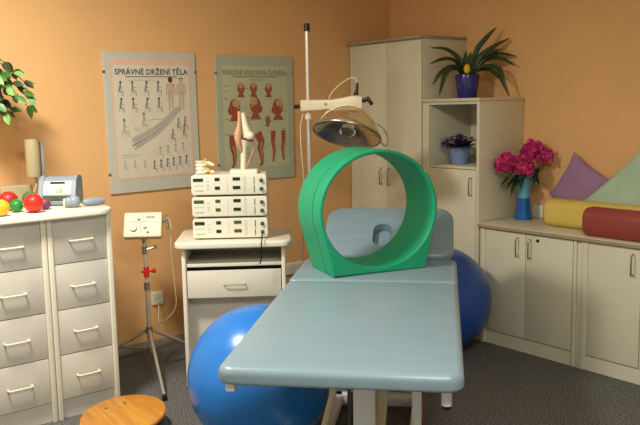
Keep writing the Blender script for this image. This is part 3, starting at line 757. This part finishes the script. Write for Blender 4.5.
t = thing('shelf_cabinet', 'cream half-height cabinet with an open niche, between wardrobe and low cabinets', 'cabinet', (0, 0, 0))
B().bx(FX, XR-.002, 3.162, 3.184, 0, 1.525, .003).build('side_panel', 'beige', t)
B().bx(FX, XR-.002, 3.590, 3.612, 0, 1.525, .003).build('side_panel', 'beige', t)
B().bx(FX+.006, FX+.03, 3.612, 3.652, 0, 1.525, .003).build('filler_strip', 'beige', t)
b = B().use('beige_top').bx(FX-.010, XR-.002, 3.154, 3.652, 1.525, 1.545, .004); b.build('top', None, t)
B().bx(XR-.02, XR-.002, 3.184, 3.590, .1, 1.525).build('back_panel', 'white', t)
B().bx(FX+.004, XR-.02, 3.184, 3.590, 1.096, 1.114, .002).build('shelf', 'beige_top', t)
B().bx(FX+.004, XR-.02, 3.184, 3.590, 1.507, 1.525).build('upper_panel', 'beige', t)
d = B().bx(FX, FX+.019, 3.186, 3.588, .085, 1.093, .002).build('door', 'beige', t)
pull(B(), 3.222, .935, 1.042).build('handle', 'steel', d)
B().bx(FX+.03, FX+.045, 3.184, 3.590, 0, .083).build('plinth', 'beige', t)

def low_cabinet(y0, label, doors):
    Wd = .69
    t = thing('low_cabinet', label, 'cabinet', (0, y0, 0), 0, 'cream low cabinets under the long worktop')
    for y, w in ((0, .022), (Wd-.040, .040)):
        B().bx(FX-.004, XR-.002, y, y+w, 0, .742, .006, 3).build('side_panel', 'beige', t)
    B().bx(XR-.02, XR-.002, .022, Wd-.040, .08, .742).build('back_panel', 'beige', t)
    for (a, c, yh, lock) in doors:
        d = B().bx(FX, FX+.019, a, c, .092, .738, .002).build('door', 'beige', t)
        pull(B(), yh, .594, .704).build('handle', 'steel', d)
        if lock is not None:
            B().cyl((FX+.001, lock, .703), (FX-.006, lock, .703), .010, .009, 16).build('lock', 'black', d)
    B().bx(FX+.012, FX+.027, .022, Wd-.040, 0, .088).build('plinth', 'beige', t)
    return t
low_cabinet(2.455, 'cream two-door low cabinet with a keyhole, standing right of the darker blue ball', ((.026, .344, 2.765-2.455, 2.715-2.455), (.348, .648, 2.855-2.455, None)))
low_cabinet(1.735, 'cream low cabinet cut off by the right photo edge, under the red bolster', ((.026, .332, 1.735+.306-1.735, None), (.336, .648, 2.134-1.735-.02, None)))
props(B().bx(FX+.006, FX+.02, 2.427, 2.453, 0, .742, .002).build('filler_strip', 'beige'), 'narrow cream strip filling the gap between the two low cabinets', 'panel')
b = B().use('beige_top').bx(FX-.022, XR-.002, 1.72, 3.152, .745, .765, .003); b.use('edge').bx(FX-.0235, FX-.0215, 1.72, 3.152, .7435, .7615)
wt = b.use('edge').bx(FX-.02, XR-.01, 1.725, 3.145, .742, .746).build('worktop', None)
props(wt, 'long cream worktop over the low cabinets, carrying vase and bolsters', 'worktop')

# ------------------------------------------------------------ plants on the right
def strap(b, pts, w):   # arching strap leaf through points
    pts = [Vector(p) for p in pts]; P = []
    for i in range(len(pts)-1):
        a = pts[i-1] if i else pts[0]*2-pts[1]; p = pts[i]; c = pts[i+1]; d = pts[i+2] if i+2 < len(pts) else c*2-p
        for k in range(6):
            s = k/6; P.append(.5*((2*p)+(c-a)*s+(2*a-5*p+4*c-d)*s*s+(3*p-a-3*c+d)*s**3))
    P.append(pts[-1]); N = len(P); rows = []
    for i, p in enumerate(P):
        f = i/(N-1); tg = (P[min(i+1, N-1)]-P[max(i-1, 0)]).normalized()
        sd = tg.cross(Vector((-.55, -.55, .8)))
        if sd.length < .2: sd = Vector((.6, -.8, 0))
        sd.normalize(); nr = sd.cross(tg); ww = w*(.55+.45*math.sin(PI*min(1, f*1.1)))*(1 if f < .72 else math.sqrt(max(0.0, 1-((f-.72)/.28)**2))*.97+.03)
        rows.append([p-sd*ww+nr*ww*.35, p-nr*.001, p+sd*ww+nr*ww*.35])
    b.grid(rows)
cl = (4.02, 3.457, 1.545)
t = thing('clivia_plant', 'strap-leaved plant with yellow bud in a dark blue pot, on top of the shelf cabinet', 'plant', cl)
B().lathe([(.0, 0), (.060, 0), (.064, .006), (.080, .150), (.078, .156), (.072, .15), (.068, .14), (.0, .138)], 36, None, False, False).build('pot', 'navy', t)
B().cyl((0, 0, .13), (0, 0, .141), .069, None, 24).build('soil', 'soil', t)
# leaves: (sideways along the photo's right, towards the viewer, up)
ax = Vector((.70, -.71, 0)); ay = Vector((-.71, -.70, 0))
def L(s, f, u): return tuple(ax*s+ay*f+Vector((0, 0, u)))
b = B()
for tip in (
    [(-.02, 0, .14), (-.05, .02, .24), (-.14, .03, .315), (-.26, .04, .335)],
    [(-.03, 0, .14), (-.08, .02, .235), (-.16, .06, .255), (-.265, .10, .225)],
    [(-.03, 0, .14), (-.09, .03, .205), (-.18, .06, .17), (-.245, .08, .09)],
    [(-.03, 0, .14), (-.08, .05, .185), (-.15, .10, .165), (-.20, .15, .02)],
    [(.0, 0, .14), (-.015, .01, .22), (-.01, .02, .31)],
    [(.005, 0, .14), (.01, .02, .22), (.02, .04, .30)],
    [(.02, 0, .14), (.06, .0, .30), (.13, -.01, .39), (.20, -.01, .46)],
    [(.02, 0, .14), (.08, .0, .26), (.18, .0, .33), (.29, .01, .385)],
    [(.02, 0, .14), (.08, .01, .25), (.16, .02, .29), (.24, .02, .315)],
    [(.03, 0, .14), (.10, .02, .24), (.20, .03, .28), (.33, .04, .265)],
    [(.03, 0, .14), (.11, .03, .235), (.22, .05, .25), (.315, .08, .20)],
    [(.02, 0, .14), (.10, .05, .20), (.20, .08, .185), (.23, .12, .10), (.275, .14, .0)],
    [(.02, 0, .14), (.08, .03, .18), (.16, .08, .17), (.22, .1, .11)],
): strap(b, [L(p[0]*.95, p[1], p[2]) for p in tip], .0205)
b.build('leaves', 'leaf_dark', t)
B().sph(L(-.005, .05, .19), .022, (1, 1, 1.5)).build('bud', 'yellow', t)

t = thing('african_violet', 'purple african violet in a light blue pot inside the cabinet niche', 'plant', (3.95, 3.462, 1.114))
t.scale = (1.12, 1.12, 1.12)
B().lathe([(.0, 0), (.046, 0), (.050, .004), (.064, .098), (.067, .098), (.067, .104), (.060, .103), (.056, .09), (.0, .088)], 32, None, False, False).build('pot', 'lblue', t)
b = B(); rnd = random.Random(5)
for k in range(70):
    a = rnd.uniform(0, 2*PI); l_ = rnd.uniform(.06, .115)*(1.25 if abs(math.sin(a-2.25)) > .6 and rnd.random() < .6 else .85)
    leaf(b, (.02*math.cos(a), .02*math.sin(a), .095), (math.cos(a), math.sin(a), rnd.uniform(.1, .8)), l_, .026, .2, None, 5)
b.build('leaves', 'violet_leaf', t)
b = B()
for k in range(110):
    a = rnd.uniform(0, 2*PI); q = rnd.uniform(0, .11); c = Vector((q*math.cos(a), q*math.sin(a), .158+rnd.uniform(-.02, .02)-q*.3))
    for j in range(5):
        d = Vector((math.cos(a+j*1.257), math.sin(a+j*1.257), rnd.uniform(.2, .6))); leaf(b, c, d, .017, .010, .1, None, 3)
b.build('flowers', 'violet', t)

vp = Vector((4.112, 3.059, .765))
t = thing('flower_vase', 'tall two-tone blue vase standing on the worktop, holding magenta peonies', 'vase', vp)
prof = lambda z: .042+.017*((z-.15)/.15)**2
b = B().use('vase_low'); zs = [0, .003]+[.02*k for k in range(1, 8)]
b.lathe([(.0, 0)]+[(prof(z)-(.003 if z == 0 else 0), z) for z in zs], 32, None, False, False)
b.use('vase_top'); zs2 = [.14+.02*k for k in range(8)]
b.lathe([(prof(z), z) for z in zs2]+[(prof(.288), .288), (prof(.288)-.005, .287), (prof(.2)-.006, .2), (.0, .19)], 32, None, False, False)
b.build('body', None, t)
def peony(off, r, label, stemz):
    c = vp+Vector(off)
    tt = thing('peony', label, 'flower', c, 0, 'magenta peonies in the vase')
    b = B(); rnd = random.Random(int(r*1000)+len(label))
    for k in range(130):
        z = rnd.uniform(-.75, 1); a = rnd.uniform(0, 2*PI); q = math.sqrt(max(0, 1-z*z)); n_ = Vector((q*math.cos(a), q*math.sin(a), z))
        tq = n_.cross(Vector((0, 0, 1))); tq = tq.normalized() if tq.length > .1 else Vector((1, 0, 0)); u = tq.cross(n_)
        d = (n_*.65+u*rnd.uniform(-.2, .8)+tq*rnd.uniform(-.6, .6)).normalized()
        leaf(b, n_*r*rnd.uniform(.35, .66), d, r*rnd.uniform(.36, .52), r*rnd.uniform(.22, .32), rnd.uniform(-.25, .25), tuple(n_+Vector((0, 0, rnd.uniform(-.5, .5)))), 4, .4)
    b.sph((0, 0, 0), r*.62, u=14, v=9)
    b.build('petals', 'peony', tt)
    b = B(); st = vp+Vector((off[0]*.10, off[1]*.10, .20))-c
    b.tube([(0, 0, -r*.5), tuple(Vector((0, 0, -r*.5)).lerp(st, .5)+Vector((0, 0, .01))), tuple(st)], .004, 8); b.build('stem', 'leaf', tt)
    b = B()
    for k in range(5):
        a = rnd.uniform(0, 2*PI); p = Vector((0, 0, -r*.5)).lerp(st, rnd.uniform(.25, .55))
        leaf(b, p, (math.cos(a), math.sin(a), rnd.uniform(-.3, .3)), rnd.uniform(.07, .11), .016, .6)
    b.build('leaves', 'leaf_dark', tt)
sx = Vector((.78, -.62, 0)); fx = Vector((-.62, -.78, 0))
def S(s, u, f): v = sx*s+fx*f; return (v.x, v.y, u)
peony(S(-.140, .362, .085), .078, 'leftmost magenta peony in the blue vase, against the cabinet side', 0)
peony(S(-.036, .350, .110), .080, 'middle magenta peony hanging lowest at the front of the blue vase', 0)
peony(S(.038, .438, .045), .084, 'topmost magenta peony in the blue vase', 0)
peony(S(.108, .408, .075), .062, 'smaller rightmost magenta peony in the blue vase', 0)
t = thing('peony_foliage', 'drooping dark green peony leaves hanging over the blue vase rim', 'leaves', vp+Vector((0, 0, .275)))
b = B()
for s, u, f, d, L_ in ((-.03, .03, .03, (-.7, 0, -.45), .13), (-.04, .03, .03, (-.5, .0, -.9), .13), (.03, .03, .03, (.75, 0, -.25), .13), (.04, .05, .02, (.6, .0, -.9), .11), (.04, .06, .02, (.8, 0, .3), .13), (-.02, .04, .03, (-.8, 0, .1), .11), (.0, .05, .04, (.2, .0, .5), .09), (.05, .08, .02, (.7, 0, .55), .12)):
    v = sx*d[0]+Vector((0, 0, d[2]))+fx*.25
    leaf(b, S(s, u, f), v, L_, .02, .35, None, 6)
    b.tube([S(s*.3, -.08, 0), S(s*.8, -.01, f*.6), S(s, u, f)], .0025, 6)
b.build('leaves', 'leaf_dark', t)

# pillows and bolsters
def pillow(name, m, label, c, w, h, th, rot):
    n = 20; bb = B()
    for sg in (1, -1):
        rows = []
        for i in range(n+1):
            r_ = []
            for j in range(n+1):
                u = -1+2*i/n; v = -1+2*j/n
                e = (max(0, (1-u**4))*max(0, (1-v**4)))**.55
                k = 1-.07*(1-abs(u))*0-.10*((1-v*v)*abs(u)**3)
                k2 = 1-.10*((1-u*u)*abs(v)**3)
                r_.append((u*w/2*k, v*h/2*k2, sg*th/2*e))
            rows.append(r_ if sg > 0 else r_[::-1])
        bb.grid(rows)
    bmesh.ops.remove_doubles(bb.bm, verts=bb.bm.verts, dist=.0005)
    o = bb.build(name, m, ang=60); o.matrix_world = Matrix.Translation(c) @ rot
    return props(o, label, 'pillow')
def lean(tilt, roll):    # pillow plane stands against the right wall: local x along -y of the room, local y up
    base = Matrix(((0, 0, -1, 0), (-1, 0, 0, 0), (0, 1, 0, 0), (0, 0, 0, 1)))
    return Matrix.Rotation(tilt, 4, 'Y') @ base @ Matrix.Rotation(roll, 4, 'Z')
pillow('cushion', 'purple', 'mauve purple cushion leaning on the orange wall behind the yellow bolster', (4.186, 2.700, .985), .32, .32, .075, lean(R(3), R(-31)))
def slumped_pillow(m, label, cor, xb, lean_, th):   # corners in the wall plane (room y, z), the top leaning on the wall
    n = 22; bb = B()
    for sg in (1, -1):
        rows = []
        for i in range(n+1):
            r_ = []
            for j in range(n+1):
                u = -1+2*i/n; v = -1+2*j/n; k = 1-.08*(1-v*v)*abs(u)**3; k2 = 1-.08*(1-u*u)*abs(v)**3
                a, c = (u*k+1)/2, (v*k2+1)/2
                y = (cor[3][0]*(1-a)+cor[2][0]*a)*(1-c)+(cor[0][0]*(1-a)+cor[1][0]*a)*c
                z = (cor[3][1]*(1-a)+cor[2][1]*a)*(1-c)+(cor[0][1]*(1-a)+cor[1][1]*a)*c
                e = (max(0, (1-u**4))*max(0, (1-v**4)))**.55
                r_.append((xb+lean_*(z-.77)-sg*th/2*e, y, z))
            rows.append(r_ if sg > 0 else r_[::-1])
        bb.grid(rows)
    bmesh.ops.remove_doubles(bb.bm, verts=bb.bm.verts, dist=.0005)
    return props(bb.build('cushion', m, ang=60), label, 'pillow')
slumped_pillow('mint', 'mint green cushion leaning on the wall at the right photo edge', ((2.68, .885), (2.27, 1.275), (2.02, .80), (2.52, .775)), 4.130, .07, .075)
def bolster(m, label, cx, y0, y1, w, h, yaw=0.):
    bb = B(); rings = []
    Lg = y1-y0
    for y, q in ((-Lg/2, .90), (-Lg/2+.004, .965), (-Lg/2+.014, 1), (Lg/2-.014, 1), (Lg/2-.004, .965), (Lg/2, .90)):
        rings.append([(p[0]*q, y, h/2+p[1]*q) for p in rrect(w, h, min(w, h)*.36, 8)])
    bb.loft(rings); o = bb.build('bolster', m); o.location = (cx, (y0+y1)/2, .765); o.rotation_euler = (0, 0, yaw)
    return props(o, label, 'bolster')
bolster('ybol', 'long yellow bolster lying behind the red one on the worktop', 4.025, 1.80, 2.792, .15, .165)
bolster('rbol', 'brick red bolster lying in front of the yellow one on the worktop', 3.862, 1.76, 2.428, .150, .160, R(0))

# ------------------------------------------------------------ light, world, camera
def area(name, loc, size, power, col, rot=(0, 0, 0), size_y=None):
    l = bpy.data.lights.new(name, 'AREA'); l.energy = power; l.color = col; l.size = size
    if size_y: l.shape = 'RECTANGLE'; l.size_y = size_y
    else: l.shape = 'DISK'
    o = bpy.data.objects.new(name, l); C.objects.link(o); o.location = loc; o.rotation_euler = rot
area('ceiling_lamp_and_fill', (.70, 3.05, 2.58), .45, 74, (1.0, .97, .85))  # the room's main ceiling lamp
area('ceiling_lamp_and_fill', (1.0, .40, 2.60), .9, 62, (.98, .98, .87))  # added soft fill behind the camera, no fixture known there
w = bpy.data.worlds.new('World'); bpy.context.scene.world = w; w.use_nodes = True
w.node_tree.nodes['Background'].inputs[0].default_value = (.05, .05, .05, 1)

F = 775.37; yaw, pit, rol = R(38.517), R(7.677), R(-1.0673)
f = Vector((math.sin(yaw)*math.cos(pit), math.cos(yaw)*math.cos(pit), -math.sin(pit)))
rt = Vector((math.cos(yaw), -math.sin(yaw), 0)); up = rt.cross(f)
r2 = math.cos(rol)*rt+math.sin(rol)*up; u2 = -math.sin(rol)*rt+math.cos(rol)*up
cam = bpy.data.cameras.new('camera'); cam.sensor_width = 36; cam.lens = F*36/640; cam.clip_start = .05
co = bpy.data.objects.new('camera', cam); C.objects.link(co)
mw = Matrix((r2, u2, -f)).transposed().to_4x4(); mw.translation = (0, 0, 1.5); co.matrix_world = mw
sc = bpy.context.scene; sc.camera = co
sc.view_settings.view_transform = 'Standard'; sc.view_settings.look = 'None'; sc.view_settings.exposure = 0.; sc.view_settings.gamma = 1; sc.view_settings.use_curve_mapping = False
